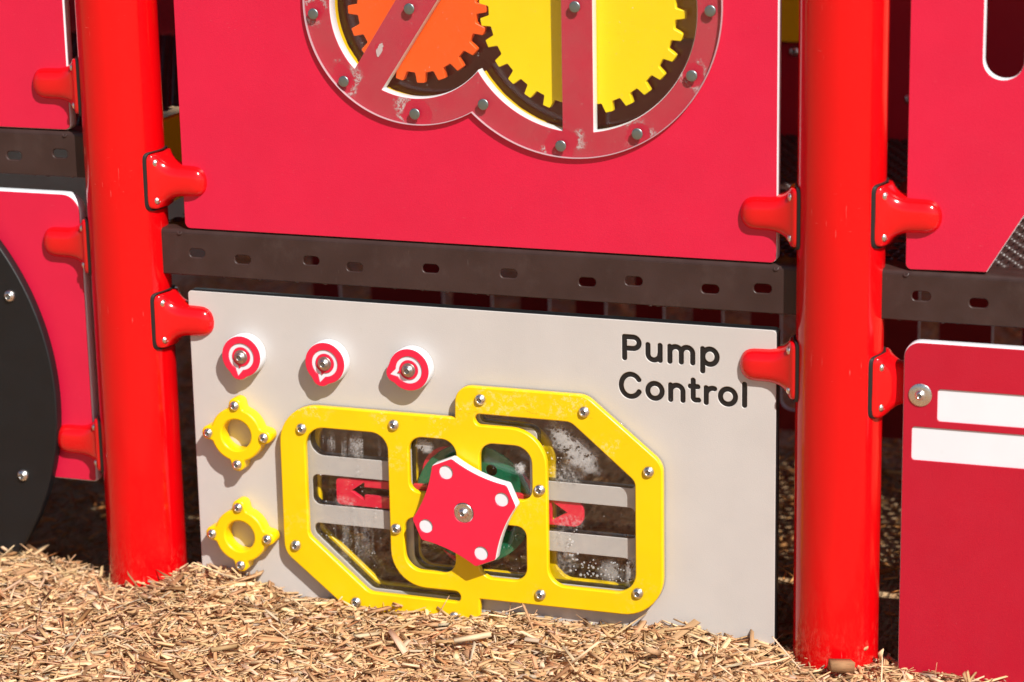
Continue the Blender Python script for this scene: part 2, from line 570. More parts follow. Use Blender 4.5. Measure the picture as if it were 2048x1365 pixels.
def waves(x, y):
    return (0.5 * np.sin(7.3 * x + 2.1 * y + 0.7) + 0.4 * np.sin(-4.1 * x + 9.7 * y + 2.0) + 0.3 * np.sin(15.0 * x + 11.0 * y) + 0.25 * np.sin(23.0 * x - 17.0 * y + 1.0))

def gh(x, y):
    x = np.asarray(x, float)
    y = np.asarray(y, float)
    rim = np.interp(x, GX, GZ)
    wide = np.interp(x, [-0.6, -0.15, 0.15, 0.4, 1.0, 1.3, 2.0], [0.034, 0.032, 0.030, 0.016, 0.024, 0.003, 0.0])
    k = sstep(-0.05, -0.30, y)
    front = rim * (1 - k) + (wide - 0.010) * k + 0.006 * k * waves(x, y)
    back = -0.022 + 0.012 * waves(x * 0.8, y * 0.8) - 0.075 * np.exp(-((y - 0.10) / 0.16) ** 2)
    b = sstep(-0.008, 0.045, y)
    far = sstep(3.0, 8.0, np.hypot(x - 0.6, y))
    return ((front * (1 - b) + back * b) - 0.0185) * (1 - far) - 0.01 * far

def axis_steps(lo, hi, fine, outs):
    a = list(np.arange(lo, hi + 1e-6, fine))
    neg, pos = [], []
    st = fine
    v = lo
    while v > -outs:
        st *= 1.35
        v -= st
        neg.append(v)
    st = fine
    v = hi
    while v < outs:
        st *= 1.35
        v += st
        pos.append(v)
    return np.array(neg[::-1] + a + pos)

gx = axis_steps(-0.9, 2.3, 0.016, 120)
gy = axis_steps(-0.9, 2.4, 0.016, 120)
XX, YY = np.meshgrid(gx, gy, indexing='ij')
ZZ = gh(XX, YY)
nx, ny = len(gx), len(gy)
vid = np.arange(nx * ny).reshape(nx, ny)
fq = np.stack([vid[:-1, :-1], vid[1:, :-1], vid[1:, 1:], vid[:-1, 1:]], -1).reshape(-1, 4)
me = bpy.data.meshes.new('ground')
me.from_pydata(np.stack([XX, YY, ZZ], -1).reshape(-1, 3).tolist(), [], fq.tolist())
smooth(me, 80)
g = link('ground', me, mats=M['ground'])
g['kind'] = 'structure'
g['label'] = 'playground surface of loose wood chip litter'

PAL = np.array([1.22, 1.16, 1.08]) * np.array([(0.47, 0.295, 0.160), (0.56, 0.385, 0.215), (0.68, 0.510, 0.320), (0.47, 0.270, 0.145), (0.42, 0.340, 0.250), (0.24, 0.130, 0.060), (0.36, 0.175, 0.085), (0.60, 0.430, 0.300)])
PW = np.array([0.27, 0.26, 0.15, 0.13, 0.06, 0.03, 0.03, 0.07])

def chips_mesh(name, X, Y, L, W, T, lift, tilt, tone=(1, 1, 1)):
    n = len(X)
    yawc = rng.uniform(0, 2 * math.pi, n)
    pitch = rng.normal(0, tilt, n)
    roll = rng.normal(0, 0.34, n)
    base = np.array([(-1, -1, -1), (-1, 1, -1), (-1, 1, 1), (-1, -1, 1), (1, -1, -1), (1, 1, -1), (1, 1, 1), (1, -1, 1)], float) * 0.5
    P = np.repeat(base[None], n, 0)
    t0 = rng.uniform(0.15, 1.0, n)
    t1 = rng.uniform(0.25, 1.1, n)
    P[:, :4, 1] *= t0[:, None]
    P[:, 4:, 1] *= t1[:, None]
    P[:, :4, 1] += rng.uniform(-0.35, 0.35, n)[:, None]
    P[:, :, 0] += (P[:, :, 1]) * rng.uniform(-0.5, 0.5, n)[:, None] * (W / L)[:, None] * 2
    P[:, :4, 2] *= rng.uniform(0.4, 1.0, n)[:, None]
    P += rng.uniform(-0.06, 0.06, P.shape)
    loc = P * np.stack([L, W, T], 1)[:, None, :]
    grain = loc + rng.uniform(0, 5, (n, 1, 3))
    # slight bow along the length
    cy, sy = np.cos(yawc), np.sin(yawc)
    cp, sp = np.cos(pitch), np.sin(pitch)
    cr, sr = np.cos(roll), np.sin(roll)
    x, y, z = loc[..., 0], loc[..., 1], loc[..., 2]
    y, z = y * cr[:, None] - z * sr[:, None], y * sr[:, None] + z * cr[:, None]
    x, z = x * cp[:, None] - z * sp[:, None], x * sp[:, None] + z * cp[:, None]
    x, y = x * cy[:, None] - y * sy[:, None], x * sy[:, None] + y * cy[:, None]
    Z = gh(X, Y) + lift + np.abs(sp) * L * 0.25
    V = np.stack([x + X[:, None], y + Y[:, None], z + Z[:, None]], -1).reshape(-1, 3)
    f = np.array([(0, 1, 2, 3), (7, 6, 5, 4), (0, 4, 5, 1), (1, 5, 6, 2), (2, 6, 7, 3), (3, 7, 4, 0)])
    F = (f[None] + (np.arange(n) * 8)[:, None, None]).reshape(-1, 4)
    me = bpy.data.meshes.new(name)
    me.vertices.add(n * 8)
    me.vertices.foreach_set('co', V.astype(np.float32).ravel())
    me.loops.add(n * 24)
    me.loops.foreach_set('vertex_index', F.astype(np.int32).ravel())
    me.polygons.add(n * 6)
    me.polygons.foreach_set('loop_start', (np.arange(n * 6) * 4).astype(np.int32))
    me.update(calc_edges=True)
    me.validate()
    ca = me.attributes.new('chip_color', 'FLOAT_COLOR', 'POINT')
    ci = rng.choice(len(PAL), n, p=PW / PW.sum())
    colr = PAL[ci] * rng.uniform(0.78, 1.2, (n, 1)) * rng.uniform(0.95, 1.05, (n, 3)) * np.array(tone)
    ca.data.foreach_set('color', np.repeat(np.c_[colr, np.ones(n)], 8, 0).astype(np.float32).ravel())
    ga = me.attributes.new('grain', 'FLOAT_VECTOR', 'POINT')
    ga.data.foreach_set('vector', grain.reshape(-1, 3).astype(np.float32).ravel())
    me.materials.append(M['chip'])
    return me

def chip_set(n, x0, x1, y0, y1, keep, lmed, tilt, lift):
    X = rng.uniform(x0, x1, n)
    Y = rng.uniform(y0, y1, n)
    k = keep(X, Y)
    X, Y = X[k], Y[k]
    n = len(X)
    L = np.clip(rng.lognormal(math.log(lmed), 0.42, n), 0.009, 0.070)
    W = np.clip(rng.lognormal(math.log(0.0046), 0.55, n), 0.0014, 0.014)
    W = np.minimum(W, L * 0.45)
    T = np.clip(W * rng.uniform(0.18, 0.5, n), 0.0008, 0.004)
    return X, Y, L, W, T, rng.uniform(0, lift, n), tilt

parts = [chip_set(46000, -0.75, 1.95, -0.85, -0.008, lambda x, y: y > -0.62 + 0.28 * x - 0.10, 0.026, 0.15, 0.011),
         chip_set(5000, -0.75, 1.95, -0.85, -0.02, lambda x, y: y > -0.62 + 0.28 * x - 0.10, 0.030, 0.42, 0.020)]
parts.append(chip_set(40000, -0.75, 1.95, -0.85, -0.008, lambda x, y: y > -0.62 + 0.28 * x - 0.10, 0.012, 0.22, 0.007))
cat = [np.concatenate([p[i] for p in parts]) for i in range(6)]
tl = np.concatenate([np.full(len(p[0]), p[6]) for p in parts])
me = chips_mesh('wood_chips', *cat, tl)
wc = link('wood_chips', me)
tag(wc, 'loose tan wood chips heaped in front of the panels', 'wood chips', kind='stuff')
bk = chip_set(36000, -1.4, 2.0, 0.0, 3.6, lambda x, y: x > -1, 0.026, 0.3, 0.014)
me = chips_mesh('wood_chips', *bk, tone=(0.95, 0.66, 0.38))       # under-deck shade put into the chip colour: darker and browner
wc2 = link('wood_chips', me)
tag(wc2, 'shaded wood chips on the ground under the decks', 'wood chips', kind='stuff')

# ------------------------------------------------------------------ posts
PR = 0.0650
def post_mesh():
    prof = [(PR * 0.0, -0.35), (PR, -0.35)] + [(PR, h) for h in (0.2, 0.8, 1.4, 2.19)] + [(PR, 2.2), (0, 2.2)]
    bm = bmesh.new()
    seg = 96
    rings = []
    for r, h in prof:
        rings.append([bm.verts.new((r * math.cos(2 * math.pi * i / seg), r * math.sin(2 * math.pi * i / seg), h)) for i in range(seg)] if r else [bm.verts.new((0, 0, h))])
    for A, B in zip(rings, rings[1:]):
        for i in range(seg):
            j = (i + 1) % seg
            q = list(dict.fromkeys([A[i % len(A)], A[j % len(A)], B[j % len(B)], B[i % len(B)]]))
            bm.faces.new(q)
    bmesh.ops.recalc_face_normals(bm, faces=bm.faces)
    me = bpy.data.meshes.new('steel_post')
    bm.to_mesh(me)
    bm.free()
    smooth(me, 40)
    return me
PM = post_mesh()
PX = [0.0032, 1.1770]
labs = ['round glossy red steel post between the gear panel and the black wheel', 'round glossy red steel post just right of the Pump Control panel']
for x, lb in zip(PX, labs):
    o = link('steel_post', PM, None, (x, 0, 0), M['post'])
    tag(o, lb, 'post', 'red steel posts')
for x, lb in ((PX[0] - 1.162, 'round red steel post at the far left end of the play structure'), (PX[1] + 1.162, 'round red steel post at the far right end of the play structure')):
    o = link('steel_post', PM, None, (x, 0, 0), M['post'])
    tag(o, lb, 'post', 'red steel posts')

# ------------------------------------------------------------------ clamps
def loft_mesh(name, secs, n=44, close=True):
    bm = bmesh.new()
    rings = []
    for (x, a, b, e, cf, yc) in secs:
        ring = []
        for i in range(n):
            q = 2 * math.pi * i / n
            c, s = math.cos(q), math.sin(q)
            y = yc + a * math.copysign(abs(c) ** (2 / e), c)
            zz = b * math.copysign(abs(s) ** (2 / e), s)
            xx = PR + x + cf * (math.sqrt(max(PR * PR - y * y, 0)) - PR)
            ring.append(bm.verts.new((xx, y, zz)))
        rings.append(ring)
    for A, B in zip(rings, rings[1:]):
        for i in range(n):
            j = (i + 1) % n
            bm.faces.new((A[i], A[j], B[j], B[i]))
    if close:
        bm.faces.new(rings[-1])
        bm.faces.new(rings[0][::-1])
    bmesh.ops.recalc_face_normals(bm, faces=bm.faces)
    me = bpy.data.meshes.new(name)
    bm.to_mesh(me)
    bm.free()
    smooth(me, 42)
    return me

def arm_sections(e):
    return [(0.0040, 0.0370, 0.0445, 10, 1, 0), (0.0085, 0.0370, 0.0445, 10, 1, 0), (0.0102, 0.0360, 0.0436, 9, 1, 0), (0.0110, 0.0345, 0.0420, 7, 0.97, 0),
       (0.0130, 0.0318, 0.0382, 4.6, 0.86, 0), (0.0165, 0.0296, 0.0342, 3.6, 0.66, 0), (0.0220, 0.0276, 0.0306, 3.1, 0.40, 0),
       (0.0290, 0.0262, 0.0279, 2.9, 0.18, 0), (0.0380, 0.0255, 0.0263, 2.8, 0, 0), (0.0560 + e, 0.0255, 0.0258, 2.8, 0, 0), (0.0620 + e, 0.0250, 0.0256, 2.7, 0, 0),
       (0.0680 + e, 0.0240, 0.0246, 2.6, 0, 0), (0.0735 + e, 0.0218, 0.0224, 2.4, 0, 0), (0.0782 + e, 0.0180, 0.0186, 2.2, 0, 0), (0.0815 + e, 0.0130, 0.0136, 2.0, 0, 0), (0.0835 + e, 0.0070, 0.0074, 2, 0, 0), (0.0840 + e, 0.0015, 0.0016, 2, 0, 0)]
SECF = [(0.0040, 0.0370, 0.0470, 10, 1, 0), (0.0085, 0.0370, 0.0470, 10, 1, 0), (0.0102, 0.0360, 0.0458, 9, 1, 0), (0.0120, 0.0330, 0.0430, 5, 0.9, 0.001),
        (0.0170, 0.0290, 0.0380, 3.6, 0.6, 0.003), (0.0240, 0.0240, 0.0330, 3.2, 0.3, 0.006), (0.0340, 0.0190, 0.0300, 4, 0.0, 0.011), (0.0500, 0.0180, 0.0290, 5, 0, 0.0115),
        (0.0800, 0.0180, 0.0285, 5, 0, 0.0115), (0.0900, 0.0150, 0.0240, 3, 0, 0.0115), (0.0930, 0.0080, 0.0150, 2, 0, 0.0115)]
CLB = loft_mesh('clamp_body', arm_sections(0.0025))
CLB2 = loft_mesh('clamp_body', arm_sections(0.0055))
CLF = loft_mesh('clamp_body', SECF)
CLG = loft_mesh('gasket', [(-0.0010, 0.0392, 0.0478, 10, 1, 0), (0.0040, 0.0392, 0.0478, 10, 1, 0), (0.0046, 0.0386, 0.0470, 10, 1, 0)])

def clamp(x, z, side, label, flat=False, far=False):
    t = thing('panel_clamp', label, 'clamp', (x, 0, z), 'red clamps on the posts', 0 if side > 0 else math.pi)
    link('clamp_body', CLF if flat else (CLB2 if far else CLB), t, mats=M['clamp'])
    link('gasket', CLG, t, mats=M['gasket'])
    for sy in (-1, 1):
        for sz in (-1, 1):
            y = sy * 0.0280
            ang = math.asin(y / PR)
            q = link('screw', BOLT_X, t, (math.sqrt(PR * PR - y * y) + 0.0106, y, sz * 0.0305))
            d = Vector((math.cos(ang * 0.6), math.sin(ang * 0.6), 0))
            q.rotation_euler = d.to_track_quat('-Y', 'Z').to_euler()
    return t

clamp(PX[0], 0.6850, 1, 'red clamp on the left post reaching right onto the gear panel')
clamp(PX[0], 0.4550, 1, 'red clamp on the left post gripping the top left of the beige Pump Control panel')
clamp(PX[0], 0.8335, -1, 'highest red clamp on the left post, on the upper left red panel', far=True)
clamp(PX[0], 0.5717, -1, 'red clamp on the left post near the rounded top of the wheel panel', far=True)
clamp(PX[0], 0.2350, -1, 'lowest red clamp on the left post, beside the black wheel', far=True)
clamp(PX[1], 0.6820, -1, 'red clamp on the right post reaching left onto the gear panel')
clamp(PX[1], 0.4500, -1, 'red clamp on the right post over the end of the word Control')
clamp(PX[1], 0.6905, 1, 'red clamp on the right post reaching right onto the slotted upper right panel')
clamp(PX[1], 0.4340, 1, 'red clamp on the right post tucked behind the panel with white stripes', flat=True)

# ------------------------------------------------------------------ decks
DT = 0.6060
def deck(x0, x1, z, slots, label, group='brown perforated decks'):
    t = thing('deck', label, 'deck', (x0, -0.0108, z), group)
    loops = [rect(x0, x1, z - 0.0755, z - 0.006, 0.0015)]
    for sx, sz in slots:
        loops.append(rect(sx - 0.0136, sx + 0.0136, sz - 0.0068, sz + 0.0068, 0.0065))
    sheet('fascia', loops, -0.0108, 0.0045, 0.0016, M['deck'], t)
    # rolled front edge, bottom return lip
    bm = bmesh.new()
    prof = [(0.0, -0.0068), (0.0004, -0.004), (0.0022, -0.0012), (0.005, 0.0), (0.052, 0.0), (0.052, -0.004), (0.0062, -0.004), (0.0045, -0.0058), (0.0045, -0.0068)]
    A = [bm.verts.new((0, y, h)) for y, h in prof]
    B = [bm.verts.new((x1 - x0, y, h)) for y, h in prof]
    k = len(prof)
    for i in range(k):
        j = (i + 1) % k
        bm.faces.new((A[i], A[j], B[j], B[i]))
    bm.faces.new(A)
    bm.faces.new(B[::-1])
    bmesh.ops.recalc_face_normals(bm, faces=bm.faces)
    me = bpy.data.meshes.new('rolled_edge')
    bm.to_mesh(me)
    bm.free()
    smooth(me, 60)
    link('rolled_edge', me, t, mats=M['deck'])
    f = link('perforated_floor', FLOOR, t, ((x1 - x0) / 2, 0.052, 0), mats=M['deck'])
    f['kind'] = 'stuff'
    for px in (0.040, x1 - x0 - 0.042):
        q = link('corner_notch', NOTCH, t, (px, 0.0010, -0.0058), mats=M['deck'])
        q.rotation_euler = (R(-35), 0, 0)
    # drips of coating on the lower edge
    bm = bmesh.new()
    for i in range(26):
        px = rng.uniform(0.02, x1 - x0 - 0.02)
        rr = rng.uniform(0.0014, 0.0028)
        bmesh.ops.create_icosphere(bm, subdivisions=1, radius=rr, matrix=Matrix.Translation((px, 0.0022, -0.0755)) @ Matrix.Diagonal((1.6, 0.9, 0.8, 1)))
    me = bpy.data.meshes.new('coating_drips')
    bm.to_mesh(me)
    bm.free()
    smooth(me, 80)
    link('coating_drips', me, t, mats=M['deck'])['kind'] = 'stuff'
    return t

NOTCH = lathe_mesh('corner_notch', [(0.0050, -0.0010), (0.0044, 0.0012), (0.0030, 0.0016), (0.0020, 0.0008), (0.0012, -0.0030), (0, -0.0034)], 16)

def floor_mesh():
    cell, W, D = 0.0245, 1.10, 1.01
    nx_, ny_ = int(W / cell), int(D / cell)
    V, F = [], []
    K = 8
    for jy in range(ny_):
        off = (cell / 2 if jy % 2 else 0) - nx_ * cell / 2
        for ix in range(nx_):
            cx, cy = off + (ix + 0.5) * cell, (jy + 0.5) * cell
            h = cell / 2
            b = len(V)
            V += [(cx + h, cy + h, 0), (cx - h, cy + h, 0), (cx - h, cy - h, 0), (cx + h, cy - h, 0)]
            for r, zz in ((0.0098, 0.0), (0.0080, 0.0030), (0.0070, 0.0024), (0.0067, -0.0030)):
                for q in range(K):
                    a = 2 * math.pi * (q + 0.5) / K
                    V.append((cx + r * math.cos(a), cy + r * math.sin(a), zz))
            for ring in range(3):
                o0 = b + 4 + ring * K
                for q in range(K):
                    F.append((o0 + q, o0 + (q + 1) % K, o0 + K + (q + 1) % K, o0 + K + q))
            o0 = b + 4
            for c in range(4):                        # each corner with two ring sides, then the side fill
                q0 = (2 * c) % K
                F.append((b + c, o0 + (q0 + 1) % K, o0 + q0))
                F.append((b + c, b + (c + 1) % 4, o0 + (q0 + 2) % K, o0 + (q0 + 1) % K))
    me = bpy.data.meshes.new('perforated_floor')
    me.from_pydata(V, [], F)
    for p in me.polygons:
        p.use_smooth = len(p.vertices) == 4
    me.set_sharp_from_angle(angle=R(60))
    return me
FLOOR = floor_mesh()

alt = lambda k, z: z - (0.0410 if k else 0.0467)
deck(0.060, 1.124, DT, [(0.1293, 0.5676), (0.2095, 0.5617), (0.3290, 0.5671), (0.4033, 0.5610), (0.5317, 0.5664), (0.6605, 0.5662), (0.7873, 0.5607), (0.8613, 0.5668), (0.9809, 0.5619), (1.0616, 0.5678)],
     'brown deck with slotted front edge between the gear panel and Pump Control panel')
deck(-1.100, -0.056, 0.7565, [(-1.04, 0.7119), (-0.96, 0.7191), (-0.82, 0.7119), (-0.74, 0.7191), (-0.62, 0.7119), (-0.49, 0.7191), (-0.40, 0.7119), (-0.27, 0.7191), (-0.1940, 0.7119), (-0.1086, 0.7191)], 'higher brown deck edge left of the left post above the wheel panel')
deck(1.236, 2.286, DT + 0.0030, [(1.2987, 0.5715), (1.3824, 0.5665), (1.50, 0.5715), (1.58, 0.5665), (1.71, 0.5715), (1.84, 0.5665), (1.96, 0.5715), (2.04, 0.5665), (2.16, 0.5715), (2.24, 0.5665)], 'brown deck right of the right post with sunlit raised holes')

# yellow riser board closing the step up to the left deck
t = thing('riser_board', 'shaded yellow board behind the left post closing the deck step', 'board', (-0.029, 0.06, 0.597))
bm = bmesh.new()
bmesh.ops.create_cube(bm, size=1, matrix=Matrix.Translation((0, 0.47, 0.075)) @ Matrix.Diagonal((0.016, 0.94, 0.142, 1)))
bmesh.ops.bevel(bm, geom=bm.edges[:], offset=0.002, segments=2, affect='EDGES')
me = bpy.data.meshes.new('riser_face')
bm.to_mesh(me)
bm.free()
smooth(me)
link('riser_face', me, t, mats=M['yellow'])
for y in (0.08, 0.45, 0.85):
    q = link('bolt', BOLT_X, t, (0.008, y, 0.12))
    q.rotation_euler = (0, 0, R(90))

# far side of the decks
t = thing('back_wall_panel', 'shaded dark red back wall seen behind the gear panel and right post', 'wall panel', (0.58, 1.05, 0.607))
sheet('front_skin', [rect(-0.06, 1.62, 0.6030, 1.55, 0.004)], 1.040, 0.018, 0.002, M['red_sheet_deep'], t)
put('bolt', BOLT_W, 0.855, 1.040, 0.765, t)
put('bolt', BOLT_W, 1.073, 1.040, 0.684, t)
t = thing('yellow_board', 'yellow board on the back wall showing past the gear panel edge', 'board', (0.70, 1.03, 0.777))
sheet('face', [rect(0.42, 0.98, 0.7840, 1.25, 0.006)], 1.026, 0.012, 0.002, M['yellow'], t)
put('bolt', BOLT_S, 0.50, 1.026, 1.18, t)
put('bolt', BOLT_S, 0.92, 1.026, 1.18, t)
t = thing('back_wall_panel', 'dark red back wall over the higher deck, left of the gear panel', 'wall panel', (-0.5, 1.05, 0.752))
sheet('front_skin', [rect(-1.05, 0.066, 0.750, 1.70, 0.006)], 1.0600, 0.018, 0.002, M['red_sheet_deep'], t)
put('bolt', BOLT_W, -0.03, 1.040, 0.86, t)

# slatted barrier under the rear edge of the decks: openings between red slats
t = thing('slatted_barrier', 'shade-darkened red barrier with tall slots under the rear deck edge', 'barrier', (0.6, 1.07, 0.02))
gaps = [(-0.100, -0.032), (0.1255, 0.1465), (0.2310, 0.2915), (0.3525, 0.4070), (0.4700, 0.5310), (0.5900, 0.6475), (0.7090, 0.7640), (0.8255, 0.8820), (0.9440, 1.0000), (1.0930, 1.1300), (1.2320, 1.2860), (1.3500, 1.4050), (1.4690, 1.5240)]
loops = [rect(-0.16, 1.72, 0.0195, 0.585, 0.01)]
for a, b in gaps:
    loops.append(rect(a, b, 0.060, 0.545, min(0.024, (b - a) * 0.48)))
me_loops = loops
sheet('core', loops, 1.071, 0.009, 0.002, M['white_core'], t)
grow = [loops[0]] + [rect(a - 0.001, b + 0.001, 0.059, 0.546, min(0.025, (b - a + 0.002) * 0.48)) for a, b in gaps]
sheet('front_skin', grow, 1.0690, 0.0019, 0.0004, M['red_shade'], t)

# unseen canopy, added above the decks to cast shade inside and behind
t = thing('added_roof', 'unseen low red canopy added to shade the decks', 'added_roof', (0.59, 0.3, 2.1))
for nm, y0, y1, z0, z1 in (('front_slope', -0.76, 0.28, 0.0, 0.30), ('rear_slope', 0.28, 2.60, 0.30, 0.08)):
    bm = bmesh.new()
    v = [bm.verts.new(p) for p in ((-2.4, y0, z0), (3.4, y0, z0), (3.4, y1, z1), (-2.4, y1, z1))]
    f = bm.faces.new(v)
    r = bmesh.ops.extrude_face_region(bm, geom=[f])
    bmesh.ops.translate(bm, vec=(0, 0, 0.03), verts=[e for e in r['geom'] if isinstance(e, bmesh.types.BMVert)])
    bmesh.ops.recalc_face_normals(bm, faces=bm.faces)
    me = bpy.data.meshes.new(nm)
    bm.to_mesh(me)
    bm.free()
    link(nm, me, t, mats=M['red_sheet'])

# ------------------------------------------------------------------ side panels
def inset(x0, x1, z0, z1, r, d):
    rs = r if isinstance(r, (tuple, list)) else (r,) * 4
    return rect(x0 + d, x1 - d, z0 + d, z1 - d, tuple(max(0.001, q - d) for q in rs))

# upper left
t = thing('red_panel', 'upper left red panel with a pale cut edge beside the left post', 'panel', (-0.58, 0, 0.7483))
sheet('core', [rect(-1.07, -0.0865, 0.7580, 1.60, 0.011)], -0.0088, 0.0205, 0.0020, M['white_core'], t)
sheet('front_skin', [inset(-1.07, -0.0865, 0.7580, 1.60, 0.011, 0.0010)], -0.0105, 0.0018, 0.0008, M['red_sheet'], t)
# lower left, behind the wheel
t = thing('red_panel', 'lower left red panel with rounded white edge behind the black wheel', 'panel', (-0.58, 0, 0.1675))
rr = (0.004, 0.006, 0.032, 0.004)
sheet('core', [rect(-1.07, -0.0785, 0.1630, 0.6535, rr)], -0.0082, 0.0205, 0.0024, M['white_core'], t)
sheet('front_skin', [inset(-1.07, -0.0785, 0.1630, 0.6535, rr, 0.0022)], -0.0100, 0.0020, 0.0008, M['red_sheet'], t)
# wheel
WX, WZ, WR = -0.5730, 0.2990, 0.4375
t = thing('wheel_disc', 'big flat black wheel disc bolted to the lower left red panel', 'wheel', (WX, -0.02, WZ))
sheet('tyre', [circle(WX, WZ, WR, 160), circle(WX, WZ, 0.235, 96)], -0.0290, 0.0185, 0.0022, M['black_sheet'], t)
sheet('hub_cap', [circle(WX, WZ, 0.232, 96)], -0.0270, 0.0160, 0.0022, M['white_core'], t)
for bx, bz in ((-0.2087, 0.4801), (-0.2069, 0.1698)):
    put('bolt', BOLT_W, bx, -0.0290, bz, t)
for i in range(2, 6):
    a = R(24 + 44 * i)
    put('bolt', BOLT_W, WX + 0.41 * math.cos(a), -0.0290, WZ + 0.41 * math.sin(a), t)

# upper right, cut corner and long slot
t = thing('red_panel', 'upper right red panel with a long slot and a cut lower corner', 'panel', (1.39, 0, 0.608))
def rup(d):
    outer = rounded([(1.2745 + d, 0.6098 + d, 0.009), (1.3925 - d * 0.6, 0.6125 + d, 0.001), (1.5150 - d, 0.8180 + d * 0.5, 0.03), (1.5150 - d, 1.60 - d, 0.02), (1.2745 + d, 1.60 - d, 0.02)])
    slot = rounded([(1.3795 - d, 0.8925 - d, 0.0285 + d), (1.4370 + d, 0.8925 - d, 0.0285 + d), (1.4370 + d, 1.35 + d, 0.028), (1.3795 - d, 1.35 + d, 0.028)])
    return [outer, slot]
sheet('core', rup(0), -0.0088, 0.0205, 0.0012, M['white_core'], t)
sheet('front_skin', rup(0.0006), -0.0105, 0.0018, 0.0008, M['red_sheet'], t)
# second leg of that opening, outside the frame
t = thing('red_panel', 'red panel on the far side of the right deck opening', 'panel', (2.12, 0, 0.608))
sheet('core', [rect(2.02, 2.236, 0.608, 1.6, 0.01)], -0.0088, 0.0205, 0.0012, M['white_core'], t)
sheet('front_skin', [inset(2.02, 2.236, 0.608, 1.6, 0.01, 0.0006)], -0.0105, 0.0018, 0.0008, M['red_sheet'], t)

# lower right with white stripes
t = thing('striped_panel', 'deep red lower right panel with two white recessed stripes', 'panel', (1.6, -0.03, 0.0))
rr = (0.01, 0.01, 0.024, 0.024)
sheet('core', [rect(1.2790, 2.10, -0.10, 0.5075, rr)], -0.0282, 0.0175, 0.0016, M['white_core'], t)
sheet('front_skin', [inset(1.2790, 2.10, -0.10, 0.5075, rr, 0.0012), rect(1.3300, 1.95, 0.3898, 0.4385, 0.005), rect(1.2932, 1.95, 0.3280, 0.3790, 0.005)],
      -0.0305, 0.0022, 0.0008, M['red_sheet_deep'], t)
put('washer_bolt', WBOLT, 1.3047, -0.0305, 0.4281, t)

# ------------------------------------------------------------------ gear panel
t = thing('activity_panel', 'large red panel with a figure eight window over two gears', 'panel', (0.596, 0, 0.6068))
GP = t
X0, X1, Z0, Z1 = 0.1098, 1.0825, 0.6075, 1.58
LC, LR = (0.5142, 0.9704), 0.1371
RC, RR_ = (0.7752, 0.9767), 0.1852
def arc_loop(c, r, a0, a1, n=60):
    return [(c[0] + r * math.cos(R(a0 + (a1 - a0) * i / n)), c[1] + r * math.sin(R(a0 + (a1 - a0) * i / n))) for i in range(n + 1)]

def two_circles(ca, ra, cb, rb):
    """outline of the union of two overlapping discs"""
    d = math.hypot(cb[0] - ca[0], cb[1] - ca[1])
    th = math.degrees(math.atan2(cb[1] - ca[1], cb[0] - ca[0]))
    al = math.degrees(math.acos((ra * ra + d * d - rb * rb) / (2 * ra * d)))
    be = math.degrees(math.acos((rb * rb + d * d - ra * ra) / (2 * rb * d)))
    return arc_loop(ca, ra, th + al, th + 360 - al, 90) + arc_loop(cb, rb, th + 180 + be, th + 540 - be, 110)

def poly_clip(poly, p0, p1):
    """keep the side left of the directed line p0 > p1"""
    out = []
    f = lambda q: (p1[0] - p0[0]) * (q[1] - p0[1]) - (p1[1] - p0[1]) * (q[0] - p0[0])
    for i, a in enumerate(poly):
        b = poly[(i + 1) % len(poly)]
        fa, fb = f(a), f(b)
        if fa >= 0:
            out.append(a)
        if fa * fb < 0:
            k = fa / (fa - fb)
            out.append((a[0] + (b[0] - a[0]) * k, a[1] + (b[1] - a[1]) * k))
    return out

def scaled(loop, d):
    """offset a loop outward by about d"""
    n = len(loop)
    area = sum(loop[i][0] * loop[(i + 1) % n][1] - loop[(i + 1) % n][0] * loop[i][1] for i in range(n))
    sg = 1 if area > 0 else -1
    out = []
    for i in range(n):
        a, b = Vector(loop[i - 1]), Vector(loop[(i + 1) % n])
        tg = b - a
        if tg.length < 1e-9:
            out.append(loop[i])
            continue
        tg.normalize()
        out.append((loop[i][0] + sg * tg.y * d, loop[i][1] - sg * tg.x * d))
    return out

def gear_windows(g=0.0):
    fig = two_circles(LC, LR + g, RC, RR_ + g)
    # diagonal bar edges through the left window, vertical bar in the right window
    dl0, dl1 = (0.4160, 0.8765), (0.4869, 0.9830)
    dr0, dr1 = (0.4596, 0.8457), (0.5542, 0.9846)
    A = poly_clip(fig, dl0, dl1)                       # left of the diagonal bar
    B = poly_clip(fig, dr1, dr0)                       # between the bars
    B = poly_clip(B, (0.7515, 0.5), (0.7515, 1.5))
    C = poly_clip(fig, (0.7999, 1.5), (0.7999, 0.5))   # right of the vertical bar
    return [A, B, C]
WIN = gear_windows()
sheet('core', [rect(X0, X1, Z0, Z1, 0.010)] + WIN, -0.0088, 0.0195, 0.0012, M['white_core'], t)
sheet('front_skin', [inset(X0, X1, Z0, Z1, 0.010, 0.0006)] + gear_windows(0.0012), -0.0105, 0.0018, 0.0007, M['red_sheet'], t)
fig = two_circles(LC, LR + 0.004, RC, RR_ + 0.004)
sheet('gear_tray', [two_circles(LC, LR + 0.04, RC, RR_ + 0.04), fig], 0.0110, 0.0190, 0.001, M['yellow'], t)
bp = sheet('rear_pane', [two_circles(LC, LR + 0.04, RC, RR_ + 0.04)], 0.0305, 0.004, 0.0004, M['plain_pane'], t)
